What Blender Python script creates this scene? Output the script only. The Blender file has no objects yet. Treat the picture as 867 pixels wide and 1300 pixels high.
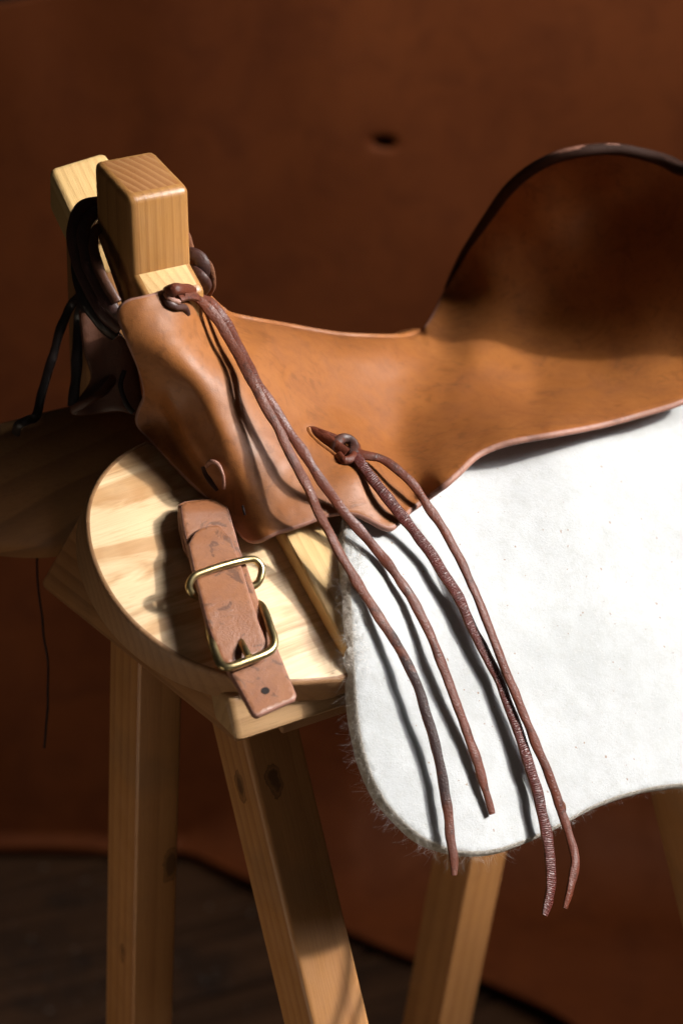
import bpy, bmesh, math, random
import numpy as np
from mathutils import Vector, Matrix, noise
from mathutils.geometry import delaunay_2d_cdt
random.seed(7)
S = bpy.context.scene
COL = S.collection
R = math.radians

# ------------------------------------------------------------------ camera
PITCH = R(25); CAM = Vector((0, 0, 1.55)); FPX = 3112.0
Fw = Vector((0, math.cos(PITCH), -math.sin(PITCH)))
Rt = Vector((1, 0, 0)); Up = Vector((0, math.sin(PITCH), math.cos(PITCH)))
cd = bpy.data.cameras.new('camera'); cam = bpy.data.objects.new('camera', cd); COL.objects.link(cam)
cam.location = CAM; cam.rotation_euler = (R(90) - PITCH, 0, 0)
cd.sensor_fit = 'HORIZONTAL'; cd.sensor_width = 24; cd.lens = 24 * FPX / 867
cd.clip_start = 0.05; cd.clip_end = 50
cd.dof.use_dof = True; cd.dof.focus_distance = 1.385; cd.dof.aperture_fstop = 5.6
S.camera = cam
S.view_settings.view_transform = 'Standard'; S.view_settings.look = 'None'
S.view_settings.exposure = 0; S.view_settings.gamma = 1

# saddle axes: U runs to the back of the saddle, V across it to the far side
AZ = R(34)
U = Vector((math.cos(AZ), math.sin(AZ), 0)); V = Vector((-math.sin(AZ), math.cos(AZ), 0)); Z = Vector((0, 0, 1))
def P(x, y, d): return CAM + (Fw + Rt * ((x - 433.5) / FPX) + Up * ((650 - y) / FPX)) * d
O = P(300, 700, 1.37)
def W(u, v, z): return O + U * u + V * v + Z * z
def ray(x, y): return Fw + Rt * ((x - 433.5) / FPX) + Up * ((650 - y) / FPX)
def hit(x, y, p0, n): r = ray(x, y); return (p0 - CAM).dot(n) / r.dot(n)
def d_v(x, y, v): return hit(x, y, W(0, v, 0), V)
AL = R(35)
NB = -V * math.sin(AL) + Z * math.cos(AL)
SB = -V * math.cos(AL) - Z * math.sin(AL)
def d_h(x, y, h): return hit(x, y, O + NB * h, NB)
def pxof(p):
    q = p - CAM; d = q.dot(Fw); return 433.5 + FPX * q.dot(Rt) / d, 650 - FPX * q.dot(Up) / d, d

# ------------------------------------------------------------------ world and lamps
w = bpy.data.worlds.new('World'); S.world = w; w.use_nodes = True
w.node_tree.nodes['Background'].inputs[0].default_value = (1, 0.93, 0.88, 1)
w.node_tree.nodes['Background'].inputs[1].default_value = 0.011
TGT = W(0.15, 0.0, 0.0)
LD = (U * 0.66 - V * 0.53 + Z * 0.54).normalized()
def aim(o, to): o.rotation_euler = (to - o.location).to_track_quat('-Z', 'Y').to_euler()
ld = bpy.data.lights.new('window_light', 'SPOT'); lo = bpy.data.objects.new('window_light', ld); COL.objects.link(lo)
lo.location = TGT + LD * 3.2; aim(lo, TGT + U * 0.03)
ld.energy = 590; ld.color = (1.0, 0.95, 0.88); ld.shadow_soft_size = 0.07; ld.spot_size = R(15); ld.spot_blend = 0.55
def area(name, loc, to, size, e, col):
    a = bpy.data.lights.new(name, 'AREA'); a.size = size; a.energy = e; a.color = col
    o = bpy.data.objects.new(name, a); COL.objects.link(o); o.location = loc; aim(o, to); return o
area('wall_fill', Vector((0.95, 1.15, 1.75)), Vector((0.55, 2.44, 0.75)), 0.4, 4.0, (1, 0.80, 0.66))  # unseen lamp added to brighten the hide from the right
area('high_wall_fill', Vector((0.42, 1.75, 2.0)), Vector((0.16, 2.44, 1.25)), 0.35, 2.5, (1, 0.86, 0.66)).data.spread = R(95)  # unseen lamp added for the brighter upper centre of the hide
area('window_side_fill', TGT + LD * 2.2 + Z * 0.2, TGT, 0.9, 4.8, (0.97, 0.97, 1)).data.spread = R(40)  # soft fill added on the window side to lighten shadows on the felt
area('floor_fill_light', Vector((0.55, 0.1, 0.15)), W(0.0, -0.05, -0.3), 0.5, 1.0, (1, 0.85, 0.68))  # lamp added in place of floor bounce, lightens the legs
area('fill_light', Vector((0.3, -0.6, 2.1)), O, 1.0, 0.4, (1, 0.93, 0.86))
area('low_fill_light', Vector((-0.75, 0.45, 0.35)), W(0.0, -0.02, -0.30), 0.4, 0.36, (1, 0.82, 0.62)).data.spread = R(55)  # lamp added low on the left to lighten the stand's dark faces

# ------------------------------------------------------------------ node helpers
class N:
    def __init__(s, name):
        s.m = bpy.data.materials.new(name); s.m.use_nodes = True; s.t = s.m.node_tree; s.t.nodes.clear()
        s.out = s.n('ShaderNodeOutputMaterial'); s.b = s.n('ShaderNodeBsdfPrincipled'); s.l(s.b.outputs[0], s.out.inputs[0])
        s.tc = s.n('ShaderNodeTexCoord'); s.co = s.tc.outputs['Object']
    def n(s, t, **k):
        x = s.t.nodes.new(t)
        for a, v in k.items(): setattr(x, a, v)
        return x
    def l(s, a, b): s.t.links.new(a, b)
    def map(s, scale=(1, 1, 1), loc=(0, 0, 0), rot=(0, 0, 0), src=None):
        m = s.n('ShaderNodeMapping'); m.inputs['Scale'].default_value = scale; m.inputs['Location'].default_value = loc
        m.inputs['Rotation'].default_value = rot; s.l(src or s.co, m.inputs[0]); return m.outputs[0]
    def noise(s, sc, det=4, rough=0.55, vec=None, dist=0):
        x = s.n('ShaderNodeTexNoise'); x.inputs['Scale'].default_value = sc; x.inputs['Detail'].default_value = det
        x.inputs['Roughness'].default_value = rough; x.inputs['Distortion'].default_value = dist
        s.l(vec or s.co, x.inputs['Vector']); return x.outputs['Fac']
    def ramp(s, fac, pts):
        x = s.n('ShaderNodeValToRGB'); e = x.color_ramp.elements
        while len(e) > 1: e.remove(e[-1])
        for i, (p, c) in enumerate(pts):
            if i == 0: e[0].position = p; q = e[0]
            else: q = e.new(p)
            q.color = (*c, 1) if len(c) == 3 else c
        s.l(fac, x.inputs[0]); return x.outputs[0]
    def g(s, fac, lo, hi, a=0.0, b=1.0):
        x = s.n('ShaderNodeMapRange'); x.inputs[1].default_value = lo; x.inputs[2].default_value = hi
        x.inputs[3].default_value = a; x.inputs[4].default_value = b; s.l(fac, x.inputs[0]); return x.outputs[0]
    def mix(s, fac, a, b, mode='MIX'):
        x = s.n('ShaderNodeMix', data_type='RGBA', blend_type=mode)
        if isinstance(fac, (int, float)): x.inputs[0].default_value = fac
        else: s.l(fac, x.inputs[0])
        for i, c in ((6, a), (7, b)):
            if isinstance(c, tuple): x.inputs[i].default_value = (*c, 1)
            else: s.l(c, x.inputs[i])
        return x.outputs[2]
    def math(s, op, a, b=None):
        x = s.n('ShaderNodeMath', operation=op)
        for i, c in enumerate((a, b)):
            if c is None: continue
            if isinstance(c, (int, float)): x.inputs[i].default_value = c
            else: s.l(c, x.inputs[i])
        return x.outputs[0]
    def bump(s, h, st, dist=0.001, prev=None):
        x = s.n('ShaderNodeBump'); x.inputs['Strength'].default_value = st; x.inputs['Distance'].default_value = dist
        s.l(h, x.inputs['Height'])
        if prev: s.l(prev, x.inputs['Normal'])
        return x.outputs[0]
    def done(s, col, rough=0.5, nrm=None, **k):
        if isinstance(col, tuple): s.b.inputs['Base Color'].default_value = (*col, 1)
        else: s.l(col, s.b.inputs['Base Color'])
        if isinstance(rough, (int, float)): s.b.inputs['Roughness'].default_value = rough
        else: s.l(rough, s.b.inputs['Roughness'])
        if nrm: s.l(nrm, s.b.inputs['Normal'])
        for a, v in k.items(): s.b.inputs[a.replace('_', ' ')].default_value = v
        return s.m

def wood(name, light, dark, ring=60, off=(0, 0.03, -0.05), dist=3.0, knots=(), rough=0.45, contrast=1.0, stain=0.3, stretch=0.08, patch=False):
    a = N(name)
    warp = a.noise(6, 3, 0.5, a.map((0.5, 1, 1)))
    v = a.map((stretch, 1, 1), off)
    wv = a.n('ShaderNodeTexWave', wave_type='RINGS', rings_direction='X', wave_profile='SAW')
    wv.inputs['Scale'].default_value = ring; wv.inputs['Distortion'].default_value = dist
    wv.inputs['Detail'].default_value = 3; wv.inputs['Detail Scale'].default_value = 0.5 ; wv.inputs['Detail Roughness'].default_value = 0.6
    a.l(v, wv.inputs['Vector'])
    fac = a.ramp(wv.outputs['Fac'], [(0, (0, 0, 0)), (0.4, (.08, .08, .08)), (0.8, (.7, .7, .7)), (0.92, (.9, .9, .9)), (1.0, (0, 0, 0))])
    fac = a.math('MULTIPLY', fac, a.g(warp, 0.3, 0.7, 0.25, 1.0))
    if patch:
        pn = a.noise(1, 4, 0.55, a.map((7, 42, 42), (0.3, 0, 0)), 1.0)
        rp = a.n('ShaderNodeTexWave', wave_type='BANDS', bands_direction='X'); rp.inputs['Scale'].default_value = 55
        rp.inputs['Distortion'].default_value = 6; rp.inputs['Detail Scale'].default_value = 1.5; a.l(a.map((0.25, 1, 1)), rp.inputs['Vector'])
        fac = a.math('ADD', a.g(pn, 0.47, 0.56, 0, 0.95), a.math('MULTIPLY', fac, 0.25))
        fac = a.math('ADD', fac, a.math('MULTIPLY', a.g(rp.outputs['Fac'], 0.3, 1, 0, 1), a.g(pn, 0.40, 0.6, 0.02, 0.16)))
    col = a.mix(a.math('MULTIPLY', fac, contrast), light, dark)
    fib = a.noise(1, 5, 0.7, a.map((25, 900, 900)))
    col = a.mix(a.g(fib, 0.45, 0.8, 0, 0.35), col, tuple(c * 0.6 for c in dark))
    big = a.noise(9, 3, 0.5, a.map((0.5, 1.6, 1.6)))
    col = a.mix(a.g(big, 0.42, 0.72, 0, stain), col, tuple(c * 0.55 for c in dark))
    pore = a.noise(1, 2, 0.6, a.map((60, 1500, 1500)))
    col = a.mix(a.g(pore, 0.66, 0.72, 0, 0.35), col, (dark[0] * .3, dark[1] * .3, dark[2] * .3))
    for (kx, ky, kz, r) in knots:
        m = a.n('ShaderNodeVectorMath', operation='LENGTH')
        nz = a.n('ShaderNodeVectorMath', operation='SUBTRACT')
        a.l(a.co, nz.inputs[0]); nz.inputs[1].default_value = (kx, ky, kz)
        sc = a.map((0.45 / r, 1 / r, 1 / r), src=nz.outputs[0]); a.l(sc, m.inputs[0])
        q = a.math('ADD', m.outputs['Value'], a.g(a.noise(120, 3), 0.3, 0.7, -0.25, 0.25))
        kc = a.ramp(q, [(0.0, (.0, .0, .0, 1)), (.55, (0, 0, 0, 1)), (.75, (.6, .6, .6, 1)), (1.0, (.2, .2, .2, 1)), (1.3, (.7, .7, .7, 1)), (1.6, (1, 1, 1, 1))])
        col = a.mix(a.g(kc, 0, 1, 0.85, 0), col, tuple(c * 0.25 for c in dark))
    sm = a.noise(14, 4, 0.6)
    col = a.mix(a.g(sm, 0.56, 0.7, 0, 0.22), col, (0.10, 0.07, 0.045))
    b = a.bump(fib, 0.35, 0.0006); b = a.bump(fac, 0.10, 0.0006, b); b = a.bump(a.noise(55, 3), 0.15, 0.001, b)
    return a.done(col, a.g(a.noise(60, 4), 0.3, 0.7, rough - 0.1, rough + 0.12), b)

def leather(name, c1, c2, c3, rough=0.42, blotch=0.0, grain=900, scale=1.0, bumpst=0.3, spec=0.5, ribs=False, worn=None):
    a = N(name)
    n1 = a.noise(7 * scale, 6, 0.62, dist=0.6); n2 = a.noise(38 * scale, 6, 0.65, dist=0.8); n3 = a.noise(260, 4, 0.6)
    col = a.mix(a.g(n1, 0.32, 0.68), c1, c2)
    col = a.mix(a.g(n2, 0.46, 0.74, 0, 0.45), col, c3)
    col = a.mix(a.g(n3, 0.5, 0.8, 0, 0.28), col, tuple(x * 0.6 for x in c3))
    scr = a.noise(1, 3, 0.6, a.map((12, 55, 190), rot=(0.4, 0.9, 0.3)), 1.6)
    sc = a.ramp(scr, [(0.484, (0, 0, 0)), (0.497, (1, 1, 1)), (0.51, (0, 0, 0))])
    msk = a.g(a.noise(22, 2), 0.55, 0.68)
    col = a.mix(a.math('MULTIPLY', a.math('MULTIPLY', sc, msk), 0.4), col, tuple(x * 0.45 for x in c3))
    if blotch:
        bl = a.noise(85, 4, 0.55, dist=1.2)
        col = a.mix(a.g(bl, 0.58, 0.63, 0, blotch), col, tuple(x * 0.33 for x in c3))
    vo = a.n('ShaderNodeTexVoronoi'); vo.inputs['Scale'].default_value = grain; a.l(a.map((1, 1.3, 1)), vo.inputs['Vector'])
    b = a.bump(vo.outputs['Distance'], bumpst, 0.0003)
    b = a.bump(a.noise(180, 5, 0.6), 0.14, 0.0008, b); b = a.bump(a.noise(30, 3), 0.25, 0.003, b)
    b = a.bump(a.math('MULTIPLY', sc, msk), 0.25, 0.0004, b)
    if ribs:
        uv = a.n('ShaderNodeUVMap'); uv.uv_map = 'UVMap'
        wv = a.n('ShaderNodeTexWave', wave_type='BANDS', bands_direction='X'); wv.inputs['Scale'].default_value = 260
        wv.inputs['Distortion'].default_value = 7; wv.inputs['Detail'].default_value = 2; wv.inputs['Detail Scale'].default_value = 1.5
        a.l(uv.outputs[0], wv.inputs['Vector'])
        b = a.bump(wv.outputs['Fac'], 0.7 * ribs, 0.0005, b)
        col = a.mix(a.g(wv.outputs['Fac'], 0.0, 0.5, 0.4 * ribs, 0), col, tuple(x * 0.45 for x in c3))
    if worn:
        sx = a.n('ShaderNodeSeparateXYZ'); a.l(uv.outputs[0], sx.inputs[0])
        f = a.math('ADD', a.g(sx.outputs[0], worn[0], worn[1]), a.g(a.noise(120, 4), 0.3, 0.7, -0.5, 0.3))
        f = a.math('MULTIPLY', a.g(f, 0.3, 0.7), a.g(sx.outputs[0], worn[2], worn[2] + 0.012, 1, 0.1))
        col = a.mix(a.math('MULTIPLY', f, 0.9), col, (0.022, 0.011, 0.011))
    return a.done(col, a.g(n2, 0.3, 0.75, rough - 0.08, rough + 0.14), b, Specular_IOR_Level=spec)

M = {}
M['seat'] = leather('seat_leather', (0.31, 0.112, 0.027), (0.225, 0.073, 0.017), (0.125, 0.036, 0.009), 0.50, 0.2, 1300, bumpst=0.15, spec=0.4)
M['seat_edge'] = leather('cut_leather_edge', (0.34, 0.17, 0.12), (0.27, 0.12, 0.08), (0.16, 0.065, 0.04), 0.6, 0.3, 500)
M['rim'] = leather('burnished_shaded_rim_leather', (0.035, 0.014, 0.008), (0.025, 0.01, 0.006), (0.012, 0.005, 0.003), 0.7, spec=0.2)  # burnished edge, with its shade also put into the dark colour
M['strap'] = leather('strap_leather', (0.29, 0.120, 0.050), (0.22, 0.080, 0.031), (0.15, 0.05, 0.02), 0.45, 0.6, 900, 2)
M['thong'] = leather('thong_leather', (0.14, 0.034, 0.015), (0.085, 0.020, 0.010), (0.045, 0.012, 0.006), 0.46, 0.45, 700, 3, 0.5, 0.35, ribs=0.15)
M['thong_worn'] = leather('worn_thong_leather', (0.15, 0.041, 0.018), (0.09, 0.023, 0.011), (0.06, 0.017, 0.009), 0.5, 0.45, 700, 3, 0.6, 0.35, ribs=0.12, worn=(0.20, 0.27, 0.335))
M['thong_rib'] = leather('ribbed_thong_leather', (0.11, 0.022, 0.015), (0.07, 0.014, 0.010), (0.045, 0.011, 0.008), 0.40, 0.3, 700, 3, 0.5, 0.45, ribs=0.8)
M['thong_tan'] = leather('thong_suede_side', (0.18, 0.072, 0.033), (0.12, 0.044, 0.020), (0.06, 0.020, 0.010), 0.75, 0.5, 700, 3, 0.8, 0.2)
M['thong_dark'] = leather('dark_thong_leather', (0.07, 0.026, 0.018), (0.045, 0.016, 0.012), (0.022, 0.009, 0.007), 0.5, 0.2, 700, 3)
M['thong_black'] = leather('black_thong_leather', (0.018, 0.010, 0.008), (0.012, 0.007, 0.006), (0.006, 0.004, 0.003), 0.4)
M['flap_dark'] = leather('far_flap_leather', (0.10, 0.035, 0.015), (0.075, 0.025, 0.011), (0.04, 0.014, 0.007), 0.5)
M['hide'] = leather('hide_leather', (0.235, 0.066, 0.019), (0.17, 0.044, 0.013), (0.09, 0.022, 0.008), 0.62, 0, 300, 0.5, 0.2, 0.25)
M['plate'] = wood('pale_bar_wood', (0.78, 0.57, 0.33), (0.50, 0.275, 0.115), 17, (0.0, 0.05, -0.013), 5.0, contrast=0.8, stain=0.08, stretch=0.22, patch=True)
M['rimwood'] = wood('bar_edge_wood', (0.36, 0.19, 0.085), (0.24, 0.115, 0.05), 60, rough=0.5)
M['post'] = wood('oiled_post_wood', (0.40, 0.195, 0.060), (0.23, 0.092, 0.025), 60, (0, 0.07, 0.02), 1.6, rough=0.36, stain=0.4, contrast=1.0)
M['postend'] = wood('post_end_grain', (0.27, 0.105, 0.032), (0.58, 0.34, 0.15), 62, (0, 0.10, 0.03), 1.2, rough=0.40, stretch=0.1)
M['post_lit'] = wood('lit_post_wood', (0.66, 0.44, 0.19), (0.46, 0.26, 0.09), 60, (0, 0.05, 0.02), 2.0, rough=0.42)  # lit copy of the post wood, light put into the colour
M['farbar'] = wood('shaded_bar_wood', (0.33, 0.155, 0.055), (0.16, 0.07, 0.027), 22, (0, 0.04, 0.02), 5.0, rough=0.5)  # bar wood darkened, shade of the far side put into the colour
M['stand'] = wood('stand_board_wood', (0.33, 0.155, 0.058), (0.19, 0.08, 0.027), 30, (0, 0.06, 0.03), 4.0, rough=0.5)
M['standlit'] = wood('lit_stand_side_wood', (0.42, 0.25, 0.115), (0.26, 0.135, 0.055), 40, (0, 0.06, 0.03), 4.0, rough=0.45, stain=0.8)  # lit copy of the stand wood, light put into the colour

def brass():
    a = N('aged_brass')
    n = a.noise(190, 5, 0.6)
    col = a.mix(a.g(n, 0.38, 0.66), (0.50, 0.40, 0.20), (0.24, 0.18, 0.085))
    return a.done(col, a.g(n, 0.3, 0.7, 0.26, 0.48), a.bump(n, 0.25, 0.0004), Metallic=1.0)
M['brass'] = brass()
def felt():
    a = N('white_wool_felt')
    n1 = a.noise(12, 5, 0.6); n2 = a.noise(150, 5, 0.7); n3 = a.noise(700, 5, 0.75)
    col = a.mix(a.g(n1, 0.35, 0.7), (0.51, 0.525, 0.53), (0.42, 0.435, 0.435))
    col = a.mix(a.g(n2, 0.45, 0.75, 0, 0.45), col, (0.38, 0.38, 0.36))
    sp = a.noise(330, 1, 0.5)
    col = a.mix(a.g(sp, 0.755, 0.78, 0, 0.8), col, (0.30, 0.2, 0.14))
    b = a.bump(n3, 0.4, 0.0007); b = a.bump(n2, 0.16, 0.0012, b); b = a.bump(a.noise(25, 3), 0.2, 0.004, b)
    return a.done(col, 0.95, b, Specular_IOR_Level=0.15, Sheen_Weight=0.12)
M['felt'] = felt()
def feltedge():
    a = N('felt_cut_edge')
    n3 = a.noise(420, 5, 0.8)
    col = a.mix(a.g(n3, 0.35, 0.7), (0.66, 0.61, 0.54), (0.42, 0.36, 0.29))
    return a.done(col, 0.95, a.bump(n3, 1.0, 0.003), Specular_IOR_Level=0.1)
M['feltedge'] = feltedge()
M['fuzz'] = N('wool_fibre').done((0.80, 0.76, 0.70), 0.8)
def floorwood(i):
    a = N('worn_floor_wood')
    f = a.noise(1, 6, 0.7, a.map((3, 60, 60))); g2 = a.noise(9, 6, 0.65)
    col = a.mix(a.g(f, 0.35, 0.7), (0.10, 0.050, 0.026), (0.030, 0.016, 0.010))
    col = a.mix(a.g(g2, 0.5, 0.68, 0, 0.75), col, (0.022, 0.017, 0.015))
    sp = a.noise(140, 2, 0.5); col = a.mix(a.g(sp, 0.70, 0.74, 0, 0.7), col, (0.28, 0.25, 0.22))
    return a.done(col, 0.85, a.bump(f, 0.5, 0.003), Specular_IOR_Level=0.15)
M['floor'] = floorwood(0)
M['earth'] = N('under_floor_dark').done((0.015, 0.012, 0.01), 0.9)
def wallmat():
    a = N('dark_wall_boards'); n = a.noise(1, 5, 0.6, a.map((60, 60, 4)))  # near-black colour stands in for the shade seen through the hide's hole
    return a.done(a.mix(n, (0.02, 0.018, 0.02), (0.008, 0.008, 0.01)), 0.8, a.bump(n, 0.3, 0.002))
M['wall'] = wallmat()
M['hole'] = N('hole_shade').done((0.012, 0.006, 0.004), 0.9)  # near-black colour for the shade inside the strap holes

# ------------------------------------------------------------------ object helpers
def link(name, verts, faces, mats, parent=None, frame=None, smooth=True, midx=None, uvs=None, angle=None):
    fr = frame or Matrix.Translation(sum((Vector(v) for v in verts), Vector()) / len(verts))
    inv = fr.inverted()
    me = bpy.data.meshes.new(name); me.from_pydata([inv @ Vector(v) for v in verts], [], faces)
    o = bpy.data.objects.new(name, me); COL.objects.link(o)
    for m in (mats if isinstance(mats, (list, tuple)) else [mats]): me.materials.append(m)
    if midx: me.polygons.foreach_set('material_index', midx)
    if smooth: me.polygons.foreach_set('use_smooth', [True] * len(me.polygons))
    if uvs:
        l = me.uv_layers.new(name='UVMap')
        for lp in me.loops: l.data[lp.index].uv = uvs[lp.vertex_index]
    if angle: me.set_sharp_from_angle(angle=angle)
    o.matrix_world = fr
    if parent:
        o.parent = parent; o.matrix_parent_inverse = Matrix.Translation(parent.location).inverted()
    me.update(); return o
def thing(name, label, cat, loc, group=None):
    o = bpy.data.objects.new(name, None); COL.objects.link(o); o.location = loc; o.empty_display_size = 0.05
    o['label'] = label; o['category'] = cat
    if group: o['group'] = group
    return o
def tag(o, label, cat, group=None):
    o['label'] = label; o['category'] = cat
    if group: o['group'] = group
    return o
def adopt(o, parent):
    o.parent = parent; o.matrix_parent_inverse = Matrix.Translation(parent.location).inverted(); return o

def basis(x, y, loc):
    x = x.normalized(); z = x.cross(y).normalized(); y = z.cross(x)
    m = Matrix((x, y, z)).transposed().to_4x4(); m.translation = loc; return m

def catmull(pts, n=8):
    out = []; L = len(pts)
    for i in range(L - 1):
        p0 = pts[max(i - 1, 0)]; p1 = pts[i]; p2 = pts[i + 1]; p3 = pts[min(i + 2, L - 1)]
        for k in range(n):
            t = k / n
            out.append(0.5 * ((2 * p1) + (p2 - p0) * t + (2 * p0 - 5 * p1 + 4 * p2 - p3) * t * t + (3 * p1 - p0 - 3 * p2 + p3) * t ** 3))
    out.append(pts[-1]); return out
def vcat(pts, n=8): return catmull([Vector(p) for p in pts], n)

def solid(name, poly_pts, ext, mat, parent, bevel=0.003, frame=None, segs=3, seed=1, wob=0.0, smooth=True):
    """prism: a polygon of 3-D points pushed along ext, edges rounded"""
    bm = bmesh.new()
    a = [bm.verts.new(p) for p in poly_pts]; b = [bm.verts.new(Vector(p) + ext) for p in poly_pts]
    n = len(a)
    bm.faces.new(a); bm.faces.new(b[::-1])
    for i in range(n): bm.faces.new((a[i], b[i], b[(i + 1) % n], a[(i + 1) % n]))
    bmesh.ops.recalc_face_normals(bm, faces=bm.faces)
    if bevel:
        es = [e for e in bm.edges if len(e.link_faces) == 2 and e.calc_face_angle(0) > 0.45]
        bmesh.ops.bevel(bm, geom=es, offset=bevel, segments=segs, profile=0.6, affect='EDGES')
    vs = [v.co.copy() for v in bm.verts]; bm.verts.index_update()
    fs = [[v.index for v in f.verts] for f in bm.faces]; bm.free()
    return link(name, vs, fs, mat, parent, frame, smooth, angle=R(35))

def beam(name, p0, p1, xa, ya, wx, wy, mat, parent, bevel=0.003, frame=None):
    """beam from p0 to p1; p0/p1 are the corner edge, cross-section spans xa*wx and ya*wy"""
    c = [p0, p0 + xa * wx, p0 + xa * wx + ya * wy, p0 + ya * wy]
    d = p1 - p0
    return solid(name, c, d, mat, parent, bevel, frame or basis(d, xa, p0 + (xa * wx + ya * wy) * 0.5))

def ribbon(name, path, mat, parent, width, thick, normal=None, taper=None, uvlen=True, wob=0.0, seed=0, n=6, closed=False, power=3.2, twist=None, resample=True):
    pts = vcat(path, n) if resample else [Vector(p) for p in path]
    if closed: pts = pts[:-1]
    L = len(pts); K = 12; vs = []; uvs = []; s = 0; mi = []
    for i, p in enumerate(pts):
        if closed: t = pts[(i + 1) % L] - pts[i - 1]
        else: t = pts[min(i + 1, L - 1)] - pts[max(i - 1, 0)]
        t.normalize()
        nn = normal(p, i / L) if callable(normal) else (normal or -Fw)
        if twist: nn = Matrix.Rotation(twist(i / (L - 1)), 3, t) @ nn
        side = t.cross(nn).normalized(); nn = side.cross(t).normalized()
        if i: s += (p - pts[i - 1]).length
        k = taper(i / max(L - 1, 1)) if taper else 1
        w_ = width * 0.5 * k * (1 + wob * noise.noise(Vector((s * 90, seed, 0)))); h_ = thick * 0.5 * (0.4 + 0.6 * k) * (1 + wob * noise.noise(Vector((s * 110, seed + 9, 3))))
        sh = side * (wob * 0.0030 * noise.noise(Vector((s * 60, seed, 7))))
        for j in range(K):
            a = 2 * math.pi * j / K; c_, s_ = math.cos(a), math.sin(a)
            q = (abs(c_) ** power + abs(s_) ** power) ** (-1 / power)
            vs.append(p + sh + side * (c_ * q * w_) + nn * (s_ * q * h_)); uvs.append((s, j / K * 0.01))
    fs = []
    for i in range(L if closed else L - 1):
        for j in range(K):
            a = i * K + j; b = i * K + (j + 1) % K; i2 = (i + 1) % L
            fs.append((a, b, i2 * K + (j + 1) % K, i2 * K + j)); mi.append(1 if j in (11, 0, 5, 6) else 0)
    if not closed:
        mi += [1, 1]
        fs.append(list(range(K))[::-1]); fs.append([(L - 1) * K + j for j in range(K)])
    return link(name, vs, fs, mat, parent, uvs=uvs, angle=R(50), midx=mi if isinstance(mat, list) else None)

def inside(x, y, poly):
    c = False; n = len(poly)
    for i in range(n):
        x1, y1 = poly[i]; x2, y2 = poly[i - 1]
        if (y1 > y) != (y2 > y) and x < (x2 - x1) * (y - y1) / (y2 - y1) + x1: c = not c
    return c

def resample2(poly, step, closed=True):
    pts = [Vector((p[0], p[1], 0)) for p in poly]
    if closed: pts = pts + [pts[0]]
    out = []
    for i in range(len(pts) - 1):
        d = (pts[i + 1] - pts[i]).length; k = max(1, round(d / step))
        for j in range(k): q = pts[i].lerp(pts[i + 1], j / k); out.append((q.x, q.y))
    return out
def smooth_poly(poly, n=6):
    L = len(poly); pts = [Vector((p[0], p[1], 0)) for p in poly]
    ext = [pts[-2], pts[-1]] + pts + [pts[0], pts[1], pts[2]]
    c = catmull(ext, n)[2 * n: (2 + L) * n]
    return [(q.x, q.y) for q in c]

def sheet(name, outline, depth, th, mats, parent, step=6, edge=0.6, skirt=None, round_edge=True, frame=None, jit=0.25):
    """a sheet of real thickness: outline and depth give the front face; edges are rounded off"""
    b = resample2(outline, step)
    minx = min(p[0] for p in b); maxx = max(p[0] for p in b); miny = min(p[1] for p in b); maxy = max(p[1] for p in b)
    bb = np.array(b); pts = list(b)
    y = miny; row = 0
    while y < maxy:
        x = minx + (step / 2 if row % 2 else 0)
        while x < maxx:
            if inside(x, y, b):
                if np.min((bb[:, 0] - x) ** 2 + (bb[:, 1] - y) ** 2) > (0.55 * step) ** 2: pts.append((x, y))
            x += step
        y += step * 0.87; row += 1
    nb = len(b)
    r = delaunay_2d_cdt([Vector(p) for p in pts], [(i, (i + 1) % nb) for i in range(nb)], [], 1, 1e-4)
    pv = r[0]; fs = [list(f) for f in r[2]]
    co = [P(p.x, p.y, depth(p.x, p.y)) for p in pv]
    # orient towards camera and find vertex normals
    nrm = [Vector() for _ in co]; out = []
    for f in fs:
        n_ = (co[f[1]] - co[f[0]]).cross(co[f[2]] - co[f[0]])
        if n_.dot(co[f[0]] - CAM) > 0: f = f[::-1]; n_ = -n_
        out.append(f)
        for i in f: nrm[i] += n_
    nrm = [q.normalized() for q in nrm]
    fs = out; n0 = len(co)
    edges = {}
    for f in fs:
        for k in range(3): edges[(f[k], f[(k + 1) % 3])] = 1
    bd = [(a, c) for (a, c) in edges if (c, a) not in edges]
    nxt = dict(bd); prv = {c: a for a, c in bd}
    vs = list(co); mi = [0] * len(fs); faces = [list(f) for f in fs]
    back = len(vs)
    vs += [co[i] - nrm[i] * th for i in range(n0)]
    for f in fs: faces.append([back + i for i in f[::-1]]); mi.append(2 if len(mats) > 2 else 0)
    rows = {}
    angs = (50, 90, 130) if round_edge else (90,)
    for a in nxt:
        t = (co[nxt[a]] - co[prv[a]]).normalized(); o_ = t.cross(nrm[a]).normalized()
        idx = [a]
        for g_ in angs:
            A = R(g_); vs.append(co[a] - nrm[a] * (th * 0.5) + nrm[a] * (th * 0.5 * math.cos(A)) + o_ * (th * 0.5 * math.sin(A) * edge)); idx.append(len(vs) - 1)
        idx.append(back + a); rows[a] = idx
    for a, c in bd:
        for k in range(len(angs) + 1):
            faces.append([rows[a][k], rows[a][k + 1], rows[c][k + 1], rows[c][k]]); mi.append(1 if len(mats) > 1 else 0)
    return link(name, vs, faces, mats, parent, frame, midx=mi)

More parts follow.
